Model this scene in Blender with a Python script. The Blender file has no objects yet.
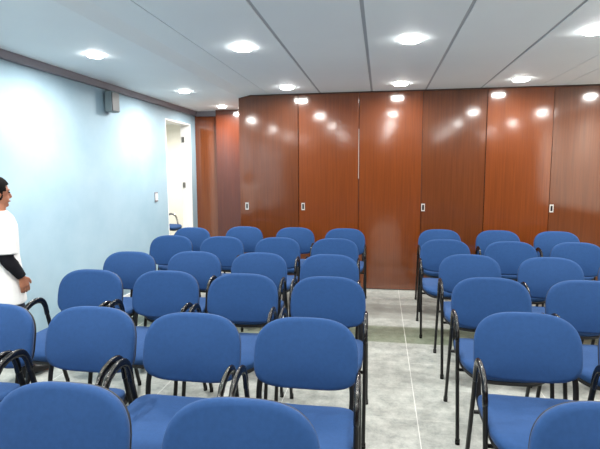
import bpy, bmesh, math, random
from mathutils import Vector, Matrix
random.seed(7)
S = bpy.context.scene
C = S.collection
PI = math.pi

# ------------------------------------------------------------------ camera
W_, H_ = 600.0, 449.0
FPX = 480.0
YAW, PITCH, ROLL = math.radians(9.55), math.radians(6.32), math.radians(0.25)
cd = bpy.data.cameras.new('camera'); cam = bpy.data.objects.new('camera', cd); C.objects.link(cam)
cd.sensor_fit = 'HORIZONTAL'; cd.sensor_width = 36.0; cd.lens = FPX / W_ * 36.0
cd.clip_start = 0.02
fw = Vector((-math.sin(YAW)*math.cos(PITCH), math.cos(YAW)*math.cos(PITCH), -math.sin(PITCH)))
rt = Vector((math.cos(YAW), math.sin(YAW), 0)); up = rt.cross(fw)
r2 = rt*math.cos(ROLL) - up*math.sin(ROLL); u2 = up*math.cos(ROLL) + rt*math.sin(ROLL)
m = Matrix((( r2.x, u2.x, -fw.x), (r2.y, u2.y, -fw.y), (r2.z, u2.z, -fw.z)))
cam.matrix_world = Matrix.Translation((0, 0, 1.47)) @ m.to_4x4()
S.camera = cam

# ------------------------------------------------------------------ world, exposure
w = bpy.data.worlds.new('world'); S.world = w; w.use_nodes = True
w.node_tree.nodes['Background'].inputs[0].default_value = (0.75, 0.85, 1.0, 1)
w.node_tree.nodes['Background'].inputs[1].default_value = 0.3
S.view_settings.view_transform = 'Standard'; S.view_settings.look = 'None'
S.view_settings.gamma = 1.0; S.view_settings.use_curve_mapping = False
S.view_settings.exposure = -0.65
LAMP_MAIN = 24.0      # W of each ceiling downlight
LAMP_SIDE = 56.0      # W of each downlight along the side walls
LENS = 95.0
LENS_SIDE = 85.0

# ------------------------------------------------------------------ materials
def srgb(r, g, b):
    f = lambda c: (c/255/12.92) if c/255 <= 0.04045 else ((c/255+0.055)/1.055)**2.4
    return (f(r), f(g), f(b), 1)
def mat(name, col, rough=0.5, spec=0.5, metal=0.0, coat=0.0, coat_rough=0.05, sheen=0.0):
    M = bpy.data.materials.new(name); M.use_nodes = True
    b = M.node_tree.nodes['Principled BSDF']
    b.inputs['Base Color'].default_value = col; b.inputs['Roughness'].default_value = rough
    b.inputs['Specular IOR Level'].default_value = spec; b.inputs['Metallic'].default_value = metal
    b.inputs['Coat Weight'].default_value = coat; b.inputs['Coat Roughness'].default_value = coat_rough
    b.inputs['Sheen Weight'].default_value = sheen
    return M
def noisy(M, c1, c2, scale=(5, 5, 5), detail=6, lo=0.3, hi=0.7, bump=0.0, bscale=None, nrough=0.6, coord='Object'):
    nt = M.node_tree; N = nt.nodes; L = nt.links; b = N['Principled BSDF']
    tc = N.new('ShaderNodeTexCoord'); mp = N.new('ShaderNodeMapping'); mp.inputs['Scale'].default_value = scale
    L.new(tc.outputs[coord], mp.inputs['Vector'])
    n = N.new('ShaderNodeTexNoise'); n.inputs['Scale'].default_value = 1.0; n.inputs['Detail'].default_value = detail
    n.inputs['Roughness'].default_value = nrough
    L.new(mp.outputs[0], n.inputs['Vector'])
    r = N.new('ShaderNodeValToRGB'); r.color_ramp.elements[0].position = lo; r.color_ramp.elements[1].position = hi
    r.color_ramp.elements[0].color = c1; r.color_ramp.elements[1].color = c2
    L.new(n.outputs['Fac'], r.inputs[0]); L.new(r.outputs[0], b.inputs['Base Color'])
    if bump:
        n2 = N.new('ShaderNodeTexNoise'); n2.inputs['Scale'].default_value = bscale or 300; n2.inputs['Detail'].default_value = 3
        L.new(tc.outputs[coord], n2.inputs['Vector'])
        bp = N.new('ShaderNodeBump'); bp.inputs['Strength'].default_value = bump; bp.inputs['Distance'].default_value = 0.004
        L.new(n2.outputs['Fac'], bp.inputs['Height']); L.new(bp.outputs[0], b.inputs['Normal'])
    return r
M_blue = mat('blue_fabric', srgb(50, 92, 165), 0.85, 0.25, sheen=0.05)
noisy(M_blue, srgb(26, 60, 104), srgb(30, 65, 112), (60, 60, 60), 4, bump=0.15, bscale=900)
M_black = mat('black_metal', srgb(8, 8, 9), 0.42, 0.35)
M_pad = mat('glossy_black_plastic', srgb(8, 8, 9), 0.22, 0.5)
M_shell = mat('black_plastic', srgb(18, 19, 22), 0.5, 0.4)
M_rubber = mat('rubber', srgb(16, 16, 16), 0.8, 0.2)
M_ceil = mat('ceiling_white', srgb(196, 204, 206), 0.6, 0.3)
noisy(M_ceil, srgb(222, 229, 232), srgb(228, 235, 237), (0.8, 0.8, 0.8), 3)
M_gap = mat('ceiling_joint_grey', srgb(170, 176, 180), 0.8, 0.2)
M_trimg = mat('grey_painted_trim', srgb(122, 120, 128), 0.5, 0.4)
M_wall = mat('pale_blue_plaster', srgb(170, 200, 217), 0.55, 0.3)
noisy(M_wall, srgb(138, 167, 183), srgb(158, 182, 195), (1.6, 1.6, 1.6), 8, 0.3, 0.72, bump=0.06, bscale=25)
M_cream = mat('cream_paint', srgb(222, 220, 211), 0.6, 0.3)
M_white = mat('white_paint', srgb(238, 240, 240), 0.4, 0.4)
M_steel = mat('brushed_steel', srgb(150, 150, 152), 0.35, 0.5, metal=1.0)
M_chrome = mat('chrome', srgb(200, 196, 190), 0.12, 0.5, metal=1.0)
M_slot = mat('dark_recess', srgb(14, 14, 16), 0.6, 0.3)
M_alu = mat('bright_aluminium', srgb(225, 225, 222), 0.3, 0.5, metal=0.6)
M_speak = mat('grey_plastic', srgb(54, 64, 70), 0.5, 0.4)
M_grille = mat('speaker_cloth', srgb(70, 82, 90), 0.8, 0.3)
M_speakl = mat('pale_grey_plastic', srgb(120, 136, 142), 0.5, 0.4)

def wood(name, c1, c2, c3):
    # varnish: thick glossy clear coat over a veneer
    M = mat(name, c2, 0.5, 0.1, coat=1.0, coat_rough=0.11)
    M.node_tree.nodes['Principled BSDF'].inputs['Coat IOR'].default_value = 1.75
    nt = M.node_tree; N = nt.nodes; L = nt.links; b = N['Principled BSDF']
    tc = N.new('ShaderNodeTexCoord'); mp = N.new('ShaderNodeMapping'); mp.inputs['Scale'].default_value = (60, 60, 1.6)
    oi = N.new('ShaderNodeObjectInfo')
    ad = N.new('ShaderNodeVectorMath'); ad.operation = 'ADD'
    L.new(tc.outputs['Object'], ad.inputs[0])
    sc = N.new('ShaderNodeMath'); sc.operation = 'MULTIPLY'; sc.inputs[1].default_value = 31.0
    L.new(oi.outputs['Random'], sc.inputs[0]); L.new(sc.outputs[0], ad.inputs[1])
    L.new(ad.outputs[0], mp.inputs['Vector'])
    n = N.new('ShaderNodeTexNoise'); n.inputs['Scale'].default_value = 1.0; n.inputs['Detail'].default_value = 8; n.inputs['Distortion'].default_value = 0.6
    L.new(mp.outputs[0], n.inputs['Vector'])
    r = N.new('ShaderNodeValToRGB'); e = r.color_ramp.elements
    e[0].position = 0.3; e[0].color = c1; e[1].position = 0.72; e[1].color = c3
    x = e.new(0.5); x.color = c2
    L.new(n.outputs['Fac'], r.inputs[0]); L.new(r.outputs[0], b.inputs['Base Color'])
    n2 = N.new('ShaderNodeTexNoise'); n2.inputs['Scale'].default_value = 2.2; n2.inputs['Detail'].default_value = 2
    L.new(tc.outputs['Object'], n2.inputs['Vector'])
    bp = N.new('ShaderNodeBump'); bp.inputs['Strength'].default_value = 0.12; bp.inputs['Distance'].default_value = 0.012
    L.new(n2.outputs['Fac'], bp.inputs['Height']); L.new(bp.outputs[0], b.inputs['Coat Normal']); L.new(bp.outputs[0], b.inputs['Normal'])
    return M
M_wood = wood('varnished_orange_wood', srgb(96, 45, 13), srgb(105, 50, 15), srgb(112, 55, 18))
M_wood2 = wood('varnished_brown_wood', srgb(82, 40, 15), srgb(90, 45, 17), srgb(97, 50, 20))
M_wood3 = wood('varnished_red_wood', srgb(78, 33, 13), srgb(85, 37, 15), srgb(92, 41, 17))
M_woodd = mat('dark_wood_edge', srgb(60, 30, 20), 0.5, 0.4)

def floor_material():
    M = mat('stone_floor_tiles', srgb(190, 194, 190), 0.32, 0.45)
    nt = M.node_tree; N = nt.nodes; L = nt.links; b = N['Principled BSDF']
    tc = N.new('ShaderNodeTexCoord')
    def nz(scale, det, rough=0.6, dist=0.0):
        n = N.new('ShaderNodeTexNoise'); n.inputs['Scale'].default_value = scale; n.inputs['Detail'].default_value = det
        n.inputs['Roughness'].default_value = rough; n.inputs['Distortion'].default_value = dist
        L.new(tc.outputs['Object'], n.inputs['Vector']); return n.outputs['Fac']
    def ramp(f, p0, c0, p1, c1):
        r = N.new('ShaderNodeValToRGB'); e = r.color_ramp.elements
        e[0].position = p0; e[0].color = c0; e[1].position = p1; e[1].color = c1
        L.new(f, r.inputs[0]); return r.outputs[0]
    light = ramp(nz(9, 12, 0.82, 0.0), 0.36, srgb(128, 134, 130), 0.64, srgb(188, 191, 185))
    grey = ramp(nz(11, 12, 0.8, 0.0), 0.3, srgb(122, 125, 121), 0.7, srgb(158, 161, 155))
    green = ramp(nz(13, 12, 0.8, 0.0), 0.32, srgb(78, 90, 74), 0.68, srgb(136, 143, 126))
    sp = N.new('ShaderNodeSeparateXYZ'); L.new(tc.outputs['Object'], sp.inputs[0])
    def math_(op, a, bb):
        n = N.new('ShaderNodeMath'); n.operation = op
        for i, v in enumerate((a, bb)):
            if isinstance(v, (int, float)): n.inputs[i].default_value = v
            else: L.new(v, n.inputs[i])
        return n.outputs[0]
    def band(lo, hi):
        return math_('MULTIPLY', math_('GREATER_THAN', sp.outputs['Y'], lo), math_('LESS_THAN', sp.outputs['Y'], hi))
    def mix(f, a, c):
        n = N.new('ShaderNodeMix'); n.data_type = 'RGBA'; L.new(f, n.inputs[0]); L.new(a, n.inputs[6])
        if isinstance(c, tuple): n.inputs[7].default_value = c
        else: L.new(c, n.inputs[7])
        return n.outputs[2]
    col = mix(band(4.76, 5.28), light, grey)
    col = mix(band(4.07, 4.52), col, green)
    # grout: one line every 0.42 m in both directions
    def grout(axis, off, wd):
        f = math_('MULTIPLY', math_('ADD', sp.outputs[axis], off), 1/0.84 if axis == 'X' else 1/0.43)
        f = math_('FRACT', f, 0.0)
        return math_('LESS_THAN', f, wd)
    gx = grout('X', 0.84*4 - 0.230, 0.006); gy = grout('Y', 0.43*10 - 4.07, 0.011)
    col = mix(gx, col, srgb(216, 218, 214)); 
    col = mix(math_('MULTIPLY', gy, 0.5), col, srgb(206, 208, 203))
    L.new(col, b.inputs['Base Color'])
    return M
M_floor = floor_material()

def emis(name, col, s):
    M = bpy.data.materials.new(name); M.use_nodes = True
    b = M.node_tree.nodes['Principled BSDF']; b.inputs['Base Color'].default_value = (0.9, 0.9, 0.9, 1)
    b.inputs['Emission Color'].default_value = col; b.inputs['Emission Strength'].default_value = s
    return M
M_lens = emis('lit_downlight_glass', (1, 1, 0.97, 1), LENS)

M_lens_side = emis('lit_wall_side_downlight_glass', (1, 1, 0.97, 1), LENS_SIDE)
# ------------------------------------------------------------------ mesh helpers
def obj(name, bm, m, parent=None, smooth=False):
    me = bpy.data.meshes.new(name); bmesh.ops.recalc_face_normals(bm, faces=bm.faces); bm.to_mesh(me); bm.free()
    if smooth:
        for p in me.polygons: p.use_smooth = True
    me.materials.append(m)
    o = bpy.data.objects.new(name, me); C.objects.link(o)
    if parent: o.parent = parent
    return o
def box(bm, x0, x1, y0, y1, z0, z1, bev=0.0):
    r = bmesh.ops.create_cube(bm, size=1.0)
    vs = r['verts']
    for v in vs:
        v.co = Vector(((x0+x1)/2 + v.co.x*(x1-x0), (y0+y1)/2 + v.co.y*(y1-y0), (z0+z1)/2 + v.co.z*(z1-z0)))
    if bev:
        es = set(e for v in vs for e in v.link_edges)
        bmesh.ops.bevel(bm, geom=list(es), offset=bev, segments=2, affect='EDGES', profile=0.5)
def bx(name, m, x0, x1, y0, y1, z0, z1, bev=0.0, parent=None):
    bm = bmesh.new(); box(bm, x0, x1, y0, y1, z0, z1, bev); return obj(name, bm, m, parent)
def struct(o):
    o['kind'] = 'structure'; return o
def thing(name, label, cat, loc=(0, 0, 0), rz=0.0, group=None):
    o = bpy.data.objects.new(name, None); C.objects.link(o); o.empty_display_size = 0.1
    o.location = loc; o.rotation_euler = (0, 0, rz); o['label'] = label; o['category'] = cat
    if group: o['group'] = group
    return o
def rings(bm, loops, cap=True):
    """loops: list of point lists of equal length, skinned together"""
    V = [[bm.verts.new(p) for p in lp] for lp in loops]
    n = len(V[0])
    for a, b in zip(V, V[1:]):
        for i in range(n):
            bm.faces.new((a[i], a[(i+1) % n], b[(i+1) % n], b[i]))
    if cap:
        bm.faces.new(V[0][::-1]); bm.faces.new(V[-1])
    return V
def catmull(pts, n=6):
    out = []
    P = [Vector(p) for p in pts]; P = [P[0]*2-P[1]] + P + [P[-1]*2-P[-2]]
    for i in range(1, len(P)-2):
        for k in range(n):
            t = k/n
            a, b, c, d = P[i-1], P[i], P[i+1], P[i+2]
            out.append(0.5*((2*b) + (c-a)*t + (2*a-5*b+4*c-d)*t*t + (3*b-a-3*c+d)*t**3))
    out.append(P[-2]); return out
def tube(bm, pts, rad, seg=10, side=None, flat=1.0):
    """swept tube; rad scalar or list; side: fixed lateral axis; section is rad along side, rad*flat across"""
    P = [Vector(p) for p in pts]; n = len(P)
    if not isinstance(rad, (list, tuple)): rad = [rad]*n
    loops = []; prev = None
    for i, p in enumerate(P):
        t = (P[min(i+1, n-1)] - P[max(i-1, 0)]).normalized()
        if side is not None: a = Vector(side); a = (a - t*a.dot(t)).normalized()
        else:
            if prev is None: prev = Vector((1, 0, 0)) if abs(t.x) < 0.8 else Vector((0, 1, 0))
            a = (prev - t*prev.dot(t)).normalized(); prev = a
        b = t.cross(a)
        loops.append([p + a*math.cos(2*PI*k/seg)*rad[i] + b*math.sin(2*PI*k/seg)*rad[i]*flat for k in range(seg)])
    rings(bm, loops)
def cyl(bm, c, r, z0, z1, seg=32, axis='z'):
    def P(a, h):
        x, y = r*math.cos(a), r*math.sin(a)
        if axis == 'z': return (c[0]+x, c[1]+y, c[2]+h)
        if axis == 'y': return (c[0]+x, c[1]+h, c[2]+y)
        return (c[0]+h, c[1]+x, c[2]+y)
    rings(bm, [[P(2*PI*k/seg, h) for k in range(seg)] for h in (z0, z1)])

# ------------------------------------------------------------------ room shell
XL, XR = -2.85, 3.17          # left and right walls (inner faces)
YB, YF = -2.6, 5.95           # wall behind the camera, line of the wooden panels
ZC, ZS = 2.42, 2.39           # main ceiling and lower side strips
SL, SR = -1.62, 2.00          # inner edges of the side strips
bx('floor', M_floor, -5.6, XR+0.1, YB-0.1, 9.8, -0.1, 0)
struct(bpy.data.objects['floor'])
bm = bmesh.new()
gr = [SL, -1.385, -0.747, -0.122, 0.508, 1.130, 1.762, SR]
for i, (a, b) in enumerate(zip(gr, gr[1:])):
    g0 = 0.0 if i == 0 else (0.004 if i in (1, 6) else 0.012); g1 = 0.0 if i == len(gr)-2 else (0.004 if i in (0, 5) else 0.012)
    box(bm, a+g0, b-g1, YB, YF+0.25, ZC, ZC+0.03)
struct(obj('ceiling', bm, M_ceil))
bm = bmesh.new()
for i, g in enumerate(gr[1:-1]):
    w_ = 0.0039 if i in (0, 5) else 0.0119
    box(bm, g-w_, g+w_, YB, YF+0.25, ZC+0.006, ZC+0.03)
struct(obj('ceiling_joints', bm, M_gap))
bm = bmesh.new()
rings(bm, [[(XL-0.02, y, ZS), (-1.76, y, ZS), (SL, y, ZC), (SL, y, ZC+0.06), (XL-0.02, y, ZC+0.06)] for y in (YB, 7.45)])
struct(obj('ceiling_soffit_left', bm, M_ceil))
bm = bmesh.new(); box(bm, SR+0.01, XR+0.02, YB, YF+0.25, ZC, ZC+0.06); struct(obj('ceiling_soffit_right', bm, M_ceil))

# left wall with its doorway
DY0, DY1, DZ = 6.13, 7.00, 2.185
bm = bmesh.new()
box(bm, XL-0.15, XL, YB-0.1, DY0, 0, ZC+0.05)
box(bm, XL-0.15, XL, DY1, 7.45, 0, ZC+0.05)
box(bm, XL-0.15, XL, DY0, DY1, DZ, ZC+0.05)
struct(obj('wall_left', bm, M_wall))
struct(bx('wall_right', M_cream, XR, XR+0.1, 1.7, 6.3, 0, ZC+0.05))
struct(bx('wall_right_unseen_dark_part', M_wood2, XR, XR+0.1, YB-0.1, 1.7, 0, ZC+0.05))  # unseen dark part, put in to bound the bright reflection in the panels
struct(bx('wall_right_unseen_dark_dado', M_wood2, XR-0.02, XR, 1.7, YF, 0, 0.85))  # unseen dark dado, added to end that reflection at the bottom
struct(bx('wall_back', M_wood3, XL, XR, YB-0.1, YB, 0, ZC+0.05))  # unseen; dark wood tone chosen so the panels mirror less haze
struct(bx('trim_1', M_trimg, XL, XL+0.04, YB, 7.18, ZS-0.065, ZS))                    # grey cornice on the left wall
struct(bx('recess_header_reflection', M_trimg, XL+0.04, -2.47, 7.14, 7.18, ZS-0.075, ZS))  # grey header standing in for the dark reflection atop the recess wall
struct(bx('baseboard_left', M_white, XL, XL+0.012, YB, DY0-0.03, 0, 0.08))
# door lining
dr = bpy.data.objects.new('door_7', None); C.objects.link(dr); dr.location = (XL-0.075, (DY0+DY1)/2, 0); struct(dr)
def dpart(n, mm, x0, x1, y0, y1, z0, z1, bev=0.0):
    o = bx(n, mm, x0, x1, y0, y1, z0, z1, bev); o.parent = dr; o.matrix_parent_inverse = Matrix.Translation(-Vector(dr.location)); return o
dpart('door_jamb', M_white, XL-0.155, XL-0.001, DY1-0.025, DY1, 0, DZ)
dpart('door_jamb', M_white, XL-0.155, XL-0.001, DY0, DY0+0.02, 0, DZ)
dpart('door_head', M_white, XL-0.155, XL-0.001, DY0+0.02, DY1-0.025, DZ-0.02, DZ)
for z in (1.955, 1.27, 0.35):
    dpart('hinge_plate', M_steel, XL-0.135, XL-0.095, DY1-0.031, DY1-0.025, z-0.04, z+0.04, 0.001)
# passage beyond the doorway
struct(bx('wall_passage_end', M_cream, -5.6, XL-0.15, 9.6, 9.7, 0, 2.5))
struct(bx('wall_passage_side', M_cream, -5.6, -5.5, 5.0, 9.6, 0, 2.5))
struct(bx('wall_passage_near', M_cream, -5.6, XL-0.15, 4.9, 5.0, 0, 2.5))
struct(bx('wall_passage_right', M_cream, XL-0.15, XL-0.05, 7.45, 9.6, 0, 2.5))
struct(bx('ceiling_passage', M_ceil, -5.6, XL-0.15, 5.0, 9.6, 2.45, 2.5))

# wooden recess at the left end and the row of tall sliding panels
struct(bx('wall_recess', M_wood, XL, -2.46, 7.18, 7.23, 0, ZS))
struct(bx('wall_recess_panel', M_wood3, -2.46, -1.70, 7.03, 7.23, 0, ZS))  # redder veneer; its darker tone also stands in for weaker light here
struct(bx('wall_recess_return', M_wood, -1.74, -1.70, 6.03, 7.03, 0, ZS))
struct(bx('wall_front', M_woodd, -1.74, XR, 6.05, 6.10, 0, ZC+0.02))
struct(bx('trim_3', M_woodd, -1.778, XR, YF-0.004, 6.045, ZC-0.010, ZC-0.001))     # head track
seams = [-1.779, -1.018, -0.268, 0.480, 1.204, 1.925, 2.62, XR]
hand = {0: -1.688, 1: -0.961, 3: 0.494+0.012, 5: 1.947+0.008}
for i, (a, b) in enumerate(zip(seams, seams[1:])):
    cx = (a+b)/2
    bm = bmesh.new(); hw = (b-a)/2-0.003
    box(bm, -hw, hw, 0, 0.035, 0.008, ZC-0.013, 0.002)
    d = obj('door_%d' % (i+1) if i < 6 else 'door_8', bm, M_wood2 if i in (0, 3, 5) else M_wood)
    off = 0.0 if i % 2 == 0 else 0.006
    d.location = (cx, YF+off, 0); d.rotation_euler = (0, 0, math.radians([0.25, -0.35, 0.3, -0.3, 0.35, -0.4, 0.2][i]))
    struct(d)
    if i in hand:
        hx = hand[i]-cx; hx = max(hx, -hw+0.024)
        bm = bmesh.new(); 
        for q in ((-0.021, -0.012), (0.012, 0.021)): box(bm, hx+q[0], hx+q[1], -0.004, 0.002, 0.985, 1.075)
        box(bm, hx-0.012, hx+0.012, -0.004, 0.002, 0.985, 0.998); box(bm, hx-0.012, hx+0.012, -0.004, 0.002, 1.062, 1.075)
        h = obj('pull_handle', bm, M_alu, d)
        bm = bmesh.new(); box(bm, hx-0.012, hx+0.012, -0.0015, 0.001, 0.998, 1.062)
        h2 = obj('handle_recess', bm, M_slot, h)
    if i == 1:
        bm = bmesh.new(); box(bm, hw-0.003, hw+0.001, -0.003, 0.02, 1.38, 1.98); obj('seam_light_strip', bm, M_alu, d)  # bright strip standing in for the line of light at this seam

# ------------------------------------------------------------------ downlights
def downlight(x, y, z, label, power, r=0.077, group='recessed ceiling downlights'):
    t = thing('downlight', label, 'light', (x, y, z), 0, group)
    bm = bmesh.new(); n = 40
    prof = [(r+0.018, 0.0), (r+0.016, -0.002), (r+0.004, -0.003), (r-0.002, -0.002), (r-0.002, 0.0)]
    rings(bm, [[(a*math.cos(2*PI*k/n), a*math.sin(2*PI*k/n), h) for k in range(n)] for a, h in prof], cap=False)
    obj('trim_ring', bm, M_white, t, True)
    bm = bmesh.new()
    prof = [(r-0.002, -0.001), (r*0.96, -0.014), (r*0.85, -0.020), (r*0.5, -0.023), (0.004, -0.024)]
    rings(bm, [[(a*math.cos(2*PI*k/n), a*math.sin(2*PI*k/n), h) for k in range(n)] for a, h in prof])
    obj('glass_lens', bm, M_lens_side if r < 0.07 else M_lens, t, True)
    ld = bpy.data.lights.new('lamp', 'AREA'); ld.shape = 'DISK'; ld.size = 2*r; ld.energy = power
    ld.color = (1.0, 0.97, 0.92); ld.spread = math.radians(172)
    lo = bpy.data.objects.new('lamp', ld); C.objects.link(lo); lo.parent = t; lo.location = (0, 0, -0.027)
    return t
colx = [(-1.062, 'over the left chairs'), (0.20, 'over the aisle'), (1.43, 'over the right chairs')]
for x, wh in colx:
    for y, nm in ((5.47, 'round ceiling downlight close to the wood panels, '),
                  (3.69, 'large bright ceiling downlight farther from the wood panels, ')):
        downlight(x, y, ZC, nm + wh, LAMP_MAIN)
    for y in (1.9, 0.1, -1.7):
        downlight(x, y, ZC, 'round downlight in the flat ceiling out of view above or behind the viewer', LAMP_MAIN)
for y, lb in ((3.58, 'round downlight in the left ceiling strip nearest the viewer, before the wall speaker'),
              (5.33, 'small round downlight in the left ceiling strip above the doorway side'),
              (6.64, 'smallest round downlight in the left ceiling strip, at the wooden recess')):
    downlight(-2.23, y, ZS, lb, LAMP_SIDE, 0.06)
for y in (1.8, 0.1, -1.6):
    downlight(-2.23, y, ZS, 'round downlight in the left ceiling strip out of view above or behind the viewer', LAMP_SIDE, 0.06)
for y in (5.2, 3.5, 1.8, 0.1, -1.6):
    downlight(2.58, y, ZC, 'round downlight in the right ceiling strip out of view', LAMP_SIDE, 0.06)
downlight(-4.0, 8.2, 2.45, 'unseen downlight added to brighten the passage beyond the doorway', 120, 0.075)  # added lamp, out of sight, brightens the passage

# ------------------------------------------------------------------ chair
def sup(a, btop, bbot, n, seg=56, nb=None):
    out = []
    for k in range(seg):
        t = 2*PI*k/seg; c, s = math.cos(t), math.sin(t)
        e = n if s >= 0 else (nb or n)
        x = a*math.copysign(abs(c)**(2/e), c); y = (btop if s >= 0 else bbot)*math.copysign(abs(s)**(2/e), s)
        out.append((x, y))
    return out
def cushion(outline, front, back, edge_r, curve):
    """domed pad: local u,v outline, thickness w; front dome height, flat back; curve(u,v)->w offset"""
    bm = bmesh.new(); loops = []
    def lp(s, w): return [(u*s, v*s, w + curve(u*s, v*s)) for u, v in outline]
    for s in (0.04, 0.5, 0.8, 0.93, 0.985): loops.append(lp(s, -back))
    loops.append(lp(1.0, -back + edge_r*0.6)); loops.append(lp(1.0, 0.0))
    for k in range(1, 9):
        a = k/8*PI/2; s = 1-edge_r*4*(1-math.cos(a)) if k < 8 else 0
        loops.append(lp(1-0.13*(1-math.cos(a)), front*0.62*math.sin(a)))
    for s in (0.74, 0.58, 0.4, 0.2, 0.04):
        loops.append(lp(s, front*(0.62 + 0.38*(1-(s/0.87)**2)**1.0)))
    rings(bm, loops); return bm
def upright(bm, M):
    bmesh.ops.transform(bm, matrix=M, verts=bm.verts); return bm
OFF = 0.27
def make_chair(name, label, metal, padm, cat='chair'):
    t = thing(name, label, cat)
    # seat: u=x, v=y(front negative), w=z
    so = [(u, -v) for u, v in sup(0.230, 0.235, 0.225, 4.0, nb=7.0)]
    def sc(u, v): return -0.030*max(0, (-v-0.12)/0.115)**2 - 0.006*(1-min(1, (u/0.23)**2))
    bm = cushion(so, 0.024, 0.026, 0.02, sc); bmesh.ops.translate(bm, vec=(0, -0.315+OFF, 0.452), verts=bm.verts)
    obj('seat', bm, M_blue, t, True)
    bm = cushion([(u*0.985, v*0.985) for u, v in so], 0.004, 0.018, 0.01, sc); bmesh.ops.translate(bm, vec=(0, -0.315+OFF, 0.420), verts=bm.verts)
    obj('seat_shell', bm, M_shell, t, True)
    # backrest: u=x, v=up, w=toward the sitter (-y)
    bo = sup(0.233, 0.180, 0.134, 3.05, nb=3.8)
    bo = [(u*(1.0 - 0.035*max(0, v/0.178)**2), v) for u, v in bo]
    def bc(u, v): return 0.016*(u/0.2375)**2 + 0.010*(1-(v/0.17)**2)
    Mb = Matrix(((1, 0, 0, 0), (0, 0, -1, 0), (0, 1, 0, 0), (0, 0, 0, 1)))
    T = Matrix.Translation((0, -0.028+OFF, 0.640)) @ Matrix.Rotation(math.radians(-12), 4, 'X')
    bm = cushion(bo, 0.026, 0.018, 0.02, bc); upright(bm, T @ Mb); obj('backrest', bm, M_blue, t, True)
    bm = cushion([(u*0.978, v*0.978) for u, v in bo], 0.002, 0.013, 0.01, bc); bmesh.ops.translate(bm, vec=(0, 0, -0.023), verts=bm.verts)
    upright(bm, T @ Mb); obj('back_shell', bm, M_shell, t, True)
    for s in (-1, 1):
        x = s*0.241
        path = [(x, 0.005+OFF, 0.012), (x, -0.06+OFF, 0.22), (x, -0.125+OFF, 0.43), (x, -0.158+OFF, 0.545)]
        arch = [(x, -0.170+OFF, 0.60), (x, -0.195+OFF, 0.640), (x, -0.235+OFF, 0.655), (x, -0.285+OFF, 0.652),
                (x, -0.335+OFF, 0.632), (x, -0.368+OFF, 0.590), (x, -0.384+OFF, 0.535)]
        down = [(x, -0.405+OFF, 0.43), (x, -0.45+OFF, 0.22), (x, -0.493+OFF, 0.012)]
        bm = bmesh.new(); tube(bm, catmull(path+arch+down, 5), 0.0102, 10, side=(1, 0, 0), flat=1.6)
        lf = obj('leg_frame', bm, metal, t, True)
        for q in (path[0], down[-1]):
            bm = bmesh.new(); cyl(bm, (q[0], q[1], 0), 0.0125, 0.0, 0.03, 14); obj('foot_cap', bm, M_rubber, lf)
        # ribbed grip wrapped over the arch
        pp = catmull([path[-1]] + arch, 10); n = len(pp); rr = []
        for i in range(n):
            f = i/(n-1); r = 0.0110
            if f > 0.60: r += 0.0010*abs(math.sin((f-0.60)/0.40*PI*4))
            if i in (0, n-1): r = 0.0105
            rr.append(r)
        bm = bmesh.new(); tube(bm, pp, rr, 12, side=(1, 0, 0), flat=1.75); obj('armrest', bm, padm, t, True)
        # upright holding the backrest
        bm = bmesh.new(); ux = s*0.2
        tube(bm, catmull([(s*0.19, -0.20+OFF, 0.385), (ux, -0.115+OFF, 0.387), (s*0.207, -0.078+OFF, 0.43), (s*0.208, -0.055+OFF, 0.52), (s*0.19, -0.012+OFF, 0.66), (s*0.18, 0.006+OFF, 0.72)], 5),
             0.013, 10, side=(1, 0, 0), flat=0.5)
        obj('back_support', bm, metal, t, True)
    for y, z in ((-0.142, 0.388), (-0.41, 0.385)):
        bm = bmesh.new(); tube(bm, [(-0.239, y+OFF, z), (0.239, y+OFF, z)], 0.009, 10); obj('crossbar', bm, metal, t, True)
    return t
GRP = 'blue armchairs in rows'
proto = make_chair('armchair', 'x', M_black, M_pad)
def copy_tree(o, parent=None):
    c = o.copy(); C.objects.link(c)
    if parent: c.parent = parent
    for ch in list(o.children): copy_tree(ch, c)
    return c
ROW = ['row nearest the wood panels', 'second row from the panels', 'third row from the panels',
       'fourth row from the panels', 'fifth row from the panels', 'cut off by the photo bottom']
SEAT = ['at the aisle', 'second seat over', 'third seat over', 'fourth seat over']
SEATR = SEAT
left = [[(-0.399, 5.49), (-0.985, 5.52), (-1.600, 5.53), (-2.194, 5.36)],
        [(-0.435, 4.65), (-1.004, 4.645), (-1.580, 4.64), (-2.127, 4.65)],
        [(-0.392, 3.73), (-0.960, 3.74), (-1.505, 3.72), (-2.035, 3.64)],
        [(-0.314, 2.93), (-0.860, 2.94), (-1.395, 2.955), (-1.915, 2.916)],
        [(-0.318, 2.07), (-0.845, 2.062), (-1.374, 2.088), (-1.896, 2.063)],
        [(-0.380, 1.272), (-0.962, 1.287)]]
right = [[(0.657, 5.535), (1.270, 5.524), (1.865, 5.512)],
         [(0.610, 4.72), (1.190, 4.67), (1.765, 4.68)],
         [(0.690, 3.884), (1.265, 3.84), (1.83, 3.85)],
         [(0.669, 3.047), (1.215, 3.048)],
         [(0.665, 2.30), (1.205, 2.31)],
         [(0.655, 1.41)]]
first = True
for side, rows, seats in (('left', left, SEAT), ('right', right, SEATR)):
    for i, row in enumerate(rows):
        for j, (x, y) in enumerate(row):
            o = proto if first else copy_tree(proto); first = False
            rz = math.radians(random.uniform(-0.7, 0.7))
            o.location = (x, y-OFF, 0); o.rotation_euler = (0, 0, rz)
            o['label'] = 'blue armchair %s of the aisle, %s, %s' % (side, ROW[i], seats[j])
            o['category'] = 'chair'; o['group'] = GRP
ch = make_chair('armchair', 'blue chair with chrome arms out in the passage, seen through the doorway', M_chrome, M_chrome)
ch.location = (-4.05, 8.55, 0); ch.rotation_euler = (0, 0, math.radians(80))

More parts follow.
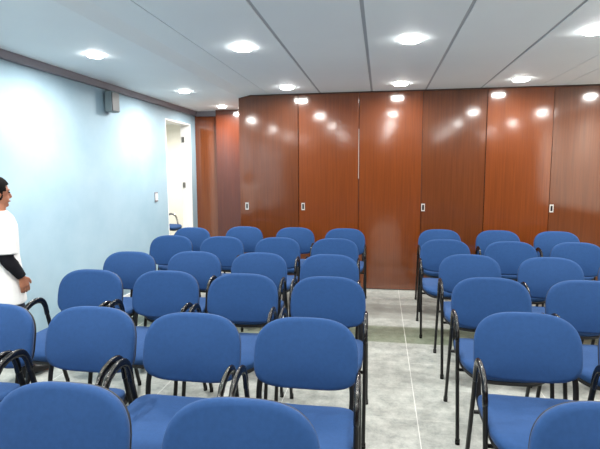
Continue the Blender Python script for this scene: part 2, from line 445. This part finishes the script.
# ------------------------------------------------------------------ small wall items
sp = thing('wall_speaker', 'small grey box loudspeaker mounted high on the blue wall under the cornice', 'speaker', (XL, 4.74, 2.205))
bm = bmesh.new(); box(bm, 0.025, 0.10, -0.075, 0.075, -0.11, 0.10, 0.006); s1 = obj('cabinet', bm, M_speakl, sp)
bm = bmesh.new(); box(bm, 0.10, 0.108, -0.068, 0.068, -0.102, 0.092, 0.003); obj('grille', bm, M_speak, sp)
bm = bmesh.new(); box(bm, 0.0, 0.026, -0.03, 0.03, -0.05, 0.05, 0.002); obj('bracket', bm, M_trimg, sp)
sw = thing('light_switch', 'small white light switch on the blue wall left of the doorway', 'switch', (XL, 5.785, 1.151))
bm = bmesh.new(); box(bm, 0.0, 0.008, -0.042, 0.042, -0.062, 0.062, 0.003); obj('switch_plate', bm, M_trimg, sw)
bm = bmesh.new(); box(bm, 0.008, 0.013, -0.030, 0.030, -0.042, 0.042, 0.002); obj('rocker', bm, M_white, sw)

# ------------------------------------------------------------------ person
M_skin = mat('skin', srgb(150, 100, 76), 0.55, 0.4)
M_hair = mat('dark_hair', srgb(24, 20, 20), 0.9, 0.1); noisy(M_hair, srgb(9, 8, 8), srgb(20, 17, 16), (90, 90, 14), 4, bump=0.5, bscale=120)
M_tee = mat('white_cotton', srgb(206, 207, 206), 0.85, 0.2)
M_sleeve = mat('black_knit', srgb(17, 18, 24), 0.9, 0.2)
M_pants = mat('dark_trousers', srgb(30, 34, 46), 0.9, 0.2)
M_shoe = mat('black_shoe', srgb(22, 22, 24), 0.5, 0.4)
M_eye = mat('eye_dark', srgb(20, 16, 14), 0.2, 0.6); M_lip = mat('lips', srgb(140, 78, 70), 0.5, 0.4)
PP = thing('person', 'person in white T-shirt over black long sleeves walking by the blue wall at left', 'person', (-2.515, 2.80, 0), math.radians(-28))
# local frame: +y forward, +x = right-hand side
def ell(bm, levels, n=24):
    """levels: (z, cx, cy, rx, ry)"""
    rings(bm, [[(cx+rx*math.cos(2*PI*k/n), cy+ry*math.sin(2*PI*k/n), z) for k in range(n)] for z, cx, cy, rx, ry in levels])
def fuse(name, bm, m, parent, vox=0.006, sm=6):
    o = obj(name, bm, m, None)
    md = o.modifiers.new('r', 'REMESH'); md.mode = 'VOXEL'; md.voxel_size = vox; md.use_smooth_shade = True
    if sm:
        ms = o.modifiers.new('s', 'SMOOTH'); ms.iterations = sm; ms.factor = 0.5
    dg = bpy.context.evaluated_depsgraph_get(); dg.update()
    me = bpy.data.meshes.new_from_object(o.evaluated_get(dg)); me.name = name
    o.modifiers.clear(); o.data = me
    if not me.materials: me.materials.append(m)
    for p in me.polygons: p.use_smooth = True
    o.parent = parent; return o
def blob(bm, c, r, sub=3):
    q = bmesh.ops.create_icosphere(bm, subdivisions=sub, radius=1.0)
    for v in q['verts']: v.co = Vector((c[0]+v.co.x*r[0], c[1]+v.co.y*r[1], c[2]+v.co.z*r[2]))
SHR, ELR, WRR = (0.150, -0.01, 1.155), (0.185, -0.03, 0.925), (0.185, 0.055, 0.785)
SHL, ELL, WRL = (-0.150, -0.01, 1.155), (-0.185, -0.075, 0.925), (-0.185, -0.045, 0.720)
HPR, KNR, ANR = (0.075, 0, 0.74), (0.078, -0.02, 0.40), (0.080, -0.20, 0.085)
HPL, KNL, ANL = (-0.075, 0, 0.74), (-0.078, 0.14, 0.405), (-0.078, 0.17, 0.065)
b = bmesh.new()
ell(b, [(0.70, 0, 0, 0.12, 0.085), (0.78, 0, 0, 0.135, 0.092), (0.90, 0, 0, 0.115, 0.080), (1.02, 0, 0, 0.130, 0.088), (1.13, 0, 0, 0.150, 0.085), (1.185, 0, 0, 0.10, 0.06), (1.20, 0, 0, 0.05, 0.045)])
ell(b, [(1.15, 0, 0, 0.050, 0.050), (1.21, 0, 0.008, 0.045, 0.046), (1.27, 0, 0.014, 0.045, 0.048)])
for sh, el, wr in ((SHR, ELR, WRR), (SHL, ELL, WRL)):
    tube(b, [sh, [(a+c)/2 for a, c in zip(sh, el)], el, [(a+c)/2 for a, c in zip(el, wr)], wr], [0.042, 0.037, 0.031, 0.029, 0.021], 14)
    blob(b, sh, (0.046, 0.046, 0.046), 2)
for h, k, a in ((HPR, KNR, ANR), (HPL, KNL, ANL)):
    tube(b, [h, [(x+y)/2 for x, y in zip(h, k)], k, [(x*0.65+y*0.35) for x, y in zip(k, a)], a], [0.076, 0.066, 0.048, 0.047, 0.032], 14)
    tube(b, [a, (a[0], a[1]+0.06, a[2]-0.03), (a[0], a[1]+0.14, a[2]-0.045)], [0.032, 0.03, 0.02], 12)
# head: skull, jaw, nose, ears, brow, lips, chin
hz = 1.335
blob(b, (0, -0.008, hz+0.018), (0.071, 0.088, 0.082)); blob(b, (0, 0.022, hz-0.036), (0.054, 0.058, 0.062))
blob(b, (0, 0.062, hz-0.080), (0.022, 0.018, 0.016), 2)
tube(b, [(0, 0.078, hz+0.010), (0, 0.088, hz-0.012), (0, 0.092, hz-0.026), (0, 0.080, hz-0.034)], [0.007, 0.010, 0.013, 0.010], 10)
blob(b, (0, 0.074, hz-0.055), (0.022, 0.012, 0.009), 2)
for s in (-1, 1):
    blob(b, (s*0.030, 0.072, hz+0.020), (0.020, 0.009, 0.006), 2)
    blob(b, (s*0.074, -0.005, hz-0.005), (0.008, 0.017, 0.028), 2)
def hand(bm, wr, d, lat, palm_n, s):
    """d finger direction, lat toward the thumb side, palm_n palm normal; length ~0.15"""
    W, D, L, N = Vector(wr), Vector(d).normalized(), Vector(lat).normalized(), Vector(palm_n).normalized()
    loops = []
    for f, wd, th in ((-0.01, 0.020, 0.017), (0.02, 0.027, 0.014), (0.05, 0.034, 0.013), (0.072, 0.034, 0.011)):
        c = W + D*f
        loops.append([c + L*math.cos(2*PI*k/14)*wd + N*math.sin(2*PI*k/14)*th for k in range(14)])
    rings(bm, loops)
    for off, ln in ((0.025, 0.058), (0.009, 0.064), (-0.008, 0.060), (-0.024, 0.048)):
        r0 = W + D*0.058 + L*off; pts = [r0]; ang = 0
        for k, sg in enumerate((0.40, 0.32, 0.28)):
            ang += (0.22, 0.38, 0.30)[k]
            pts.append(pts[-1] + (D*math.cos(ang) + N*math.sin(ang) + L*off*1.6).normalized()*(ln*sg + (0.014 if k == 0 else 0)))
        tube(bm, pts, [0.0078, 0.0074, 0.0068, 0.0055], 10)
    r0 = W + D*0.016 + L*0.018
    tube(bm, [r0, r0 + L*0.020 + D*0.016 + N*0.004, r0 + L*0.030 + D*0.038 + N*0.010, r0 + L*0.030 + D*0.058 + N*0.014], [0.012, 0.0105, 0.009, 0.0065], 10)
hand(b, WRR, (-0.10, 0.25, -0.93), (-0.15, 0.95, 0.25), (-1, 0, 0), 1)
hand(b, WRL, (0.02, 0.25, -0.97), (0.15, 0.97, 0.25), (1, 0, 0), -1)
body = fuse('body', b, M_skin, PP, 0.0042, 5)
for s in (-1, 1):
    bm = bmesh.new(); blob(bm, (s*0.030, 0.0745, hz+0.004), (0.011, 0.006, 0.0055), 2); obj('eye', bm, M_eye, PP, True)
bm = bmesh.new(); blob(bm, (0, 0.0835, hz-0.0555), (0.019, 0.006, 0.0055), 2); obj('lips', bm, M_lip, PP, True)
# hair cap: follows skull, open at the face
b = bmesh.new(); blob(b, (0, -0.012, hz+0.026), (0.084, 0.100, 0.094), 5)
for v in list(b.verts):
    y, z = v.co.y, v.co.z-hz
    if (y > 0.045 and z < 0.055) or (y > 0.022 and z < 0.012) or z < -0.050:
        b.verts.remove(v)
    else: v.co += v.co.normalized()*0.0
hr = obj('hair', b, M_hair, PP, True); so_ = hr.modifiers.new('t', 'SOLIDIFY'); so_.thickness = 0.014; so_.offset = -1
# clothes
b = bmesh.new()
ell(b, [(0.60, 0, 0.0, 0.182, 0.136), (0.70, 0, 0, 0.178, 0.130), (0.80, 0, 0, 0.170, 0.124), (0.92, 0, 0, 0.155, 0.110), (1.03, 0, 0, 0.158, 0.112), (1.12, 0, 0, 0.168, 0.108), (1.175, 0, 0, 0.150, 0.090), (1.205, 0, 0, 0.095, 0.072), (1.218, 0, 0, 0.062, 0.060)])
for sh, el in ((SHR, ELR), (SHL, ELL)):
    e2 = Vector(sh)*0.08 + Vector(el)*0.92
    tube(b, [Vector(sh)+Vector((-0.04*math.copysign(1, sh[0]), 0, 0.010)), Vector(sh)+Vector((0.004*math.copysign(1, sh[0]), 0, 0.002)), Vector(sh)*0.6+Vector(el)*0.4, e2], [0.056, 0.060, 0.063, 0.068], 18)
fuse('t_shirt', b, M_tee, PP, 0.0065, 6)
for el, sh, wr in ((ELR, SHR, WRR), (ELL, SHL, WRL)):
    b = bmesh.new()
    s0 = Vector(sh)*0.35 + Vector(el)*0.65
    tube(b, catmull([s0, el, Vector(el)*0.5+Vector(wr)*0.5, Vector(wr)*0.97+Vector(el)*0.03], 5), [0.044]*5+[0.043]*5+[0.038, 0.037, 0.036, 0.034, 0.032, 0.030], 16)
    obj('black_sleeve', b, M_sleeve, PP, True)
b = bmesh.new()
ell(b, [(0.70, 0, 0, 0.135, 0.098), (0.78, 0, 0, 0.140, 0.100), (0.86, 0, 0, 0.128, 0.092)])
for h, k, a in ((HPR, KNR, ANR), (HPL, KNL, ANL)):
    tube(b, [h, [(x+y)/2 for x, y in zip(h, k)], k, [(x+y)/2 for x, y in zip(k, a)], (a[0], a[1], a[2]+0.02)], [0.088, 0.080, 0.066, 0.060, 0.056], 16)
fuse('trousers', b, M_pants, PP, 0.008, 5)
for a, pit in ((ANR, math.radians(-28)), (ANL, math.radians(6))):
    b = bmesh.new()
    loops = []
    for f, wd, h0, h1 in ((-0.065, 0.018, -0.055, -0.01), (-0.055, 0.032, -0.062, 0.02), (-0.01, 0.038, -0.062, 0.03), (0.05, 0.040, -0.062, 0.0), (0.11, 0.044, -0.062, -0.015), (0.155, 0.036, -0.060, -0.028), (0.172, 0.016, -0.055, -0.035)):
        zc, hh = (h0+h1)/2, (h1-h0)/2
        loops.append([(wd*math.copysign(abs(math.cos(q))**0.7, math.cos(q)), f, zc+hh*math.copysign(abs(math.sin(q))**0.7, math.sin(q))) for q in [2*PI*k/18 for k in range(18)]])
    rings(b, loops)
    bmesh.ops.transform(b, matrix=Matrix.Translation(a) @ Matrix.Rotation(pit, 4, 'X'), verts=b.verts)
    obj('shoe', b, M_shoe, PP, True)
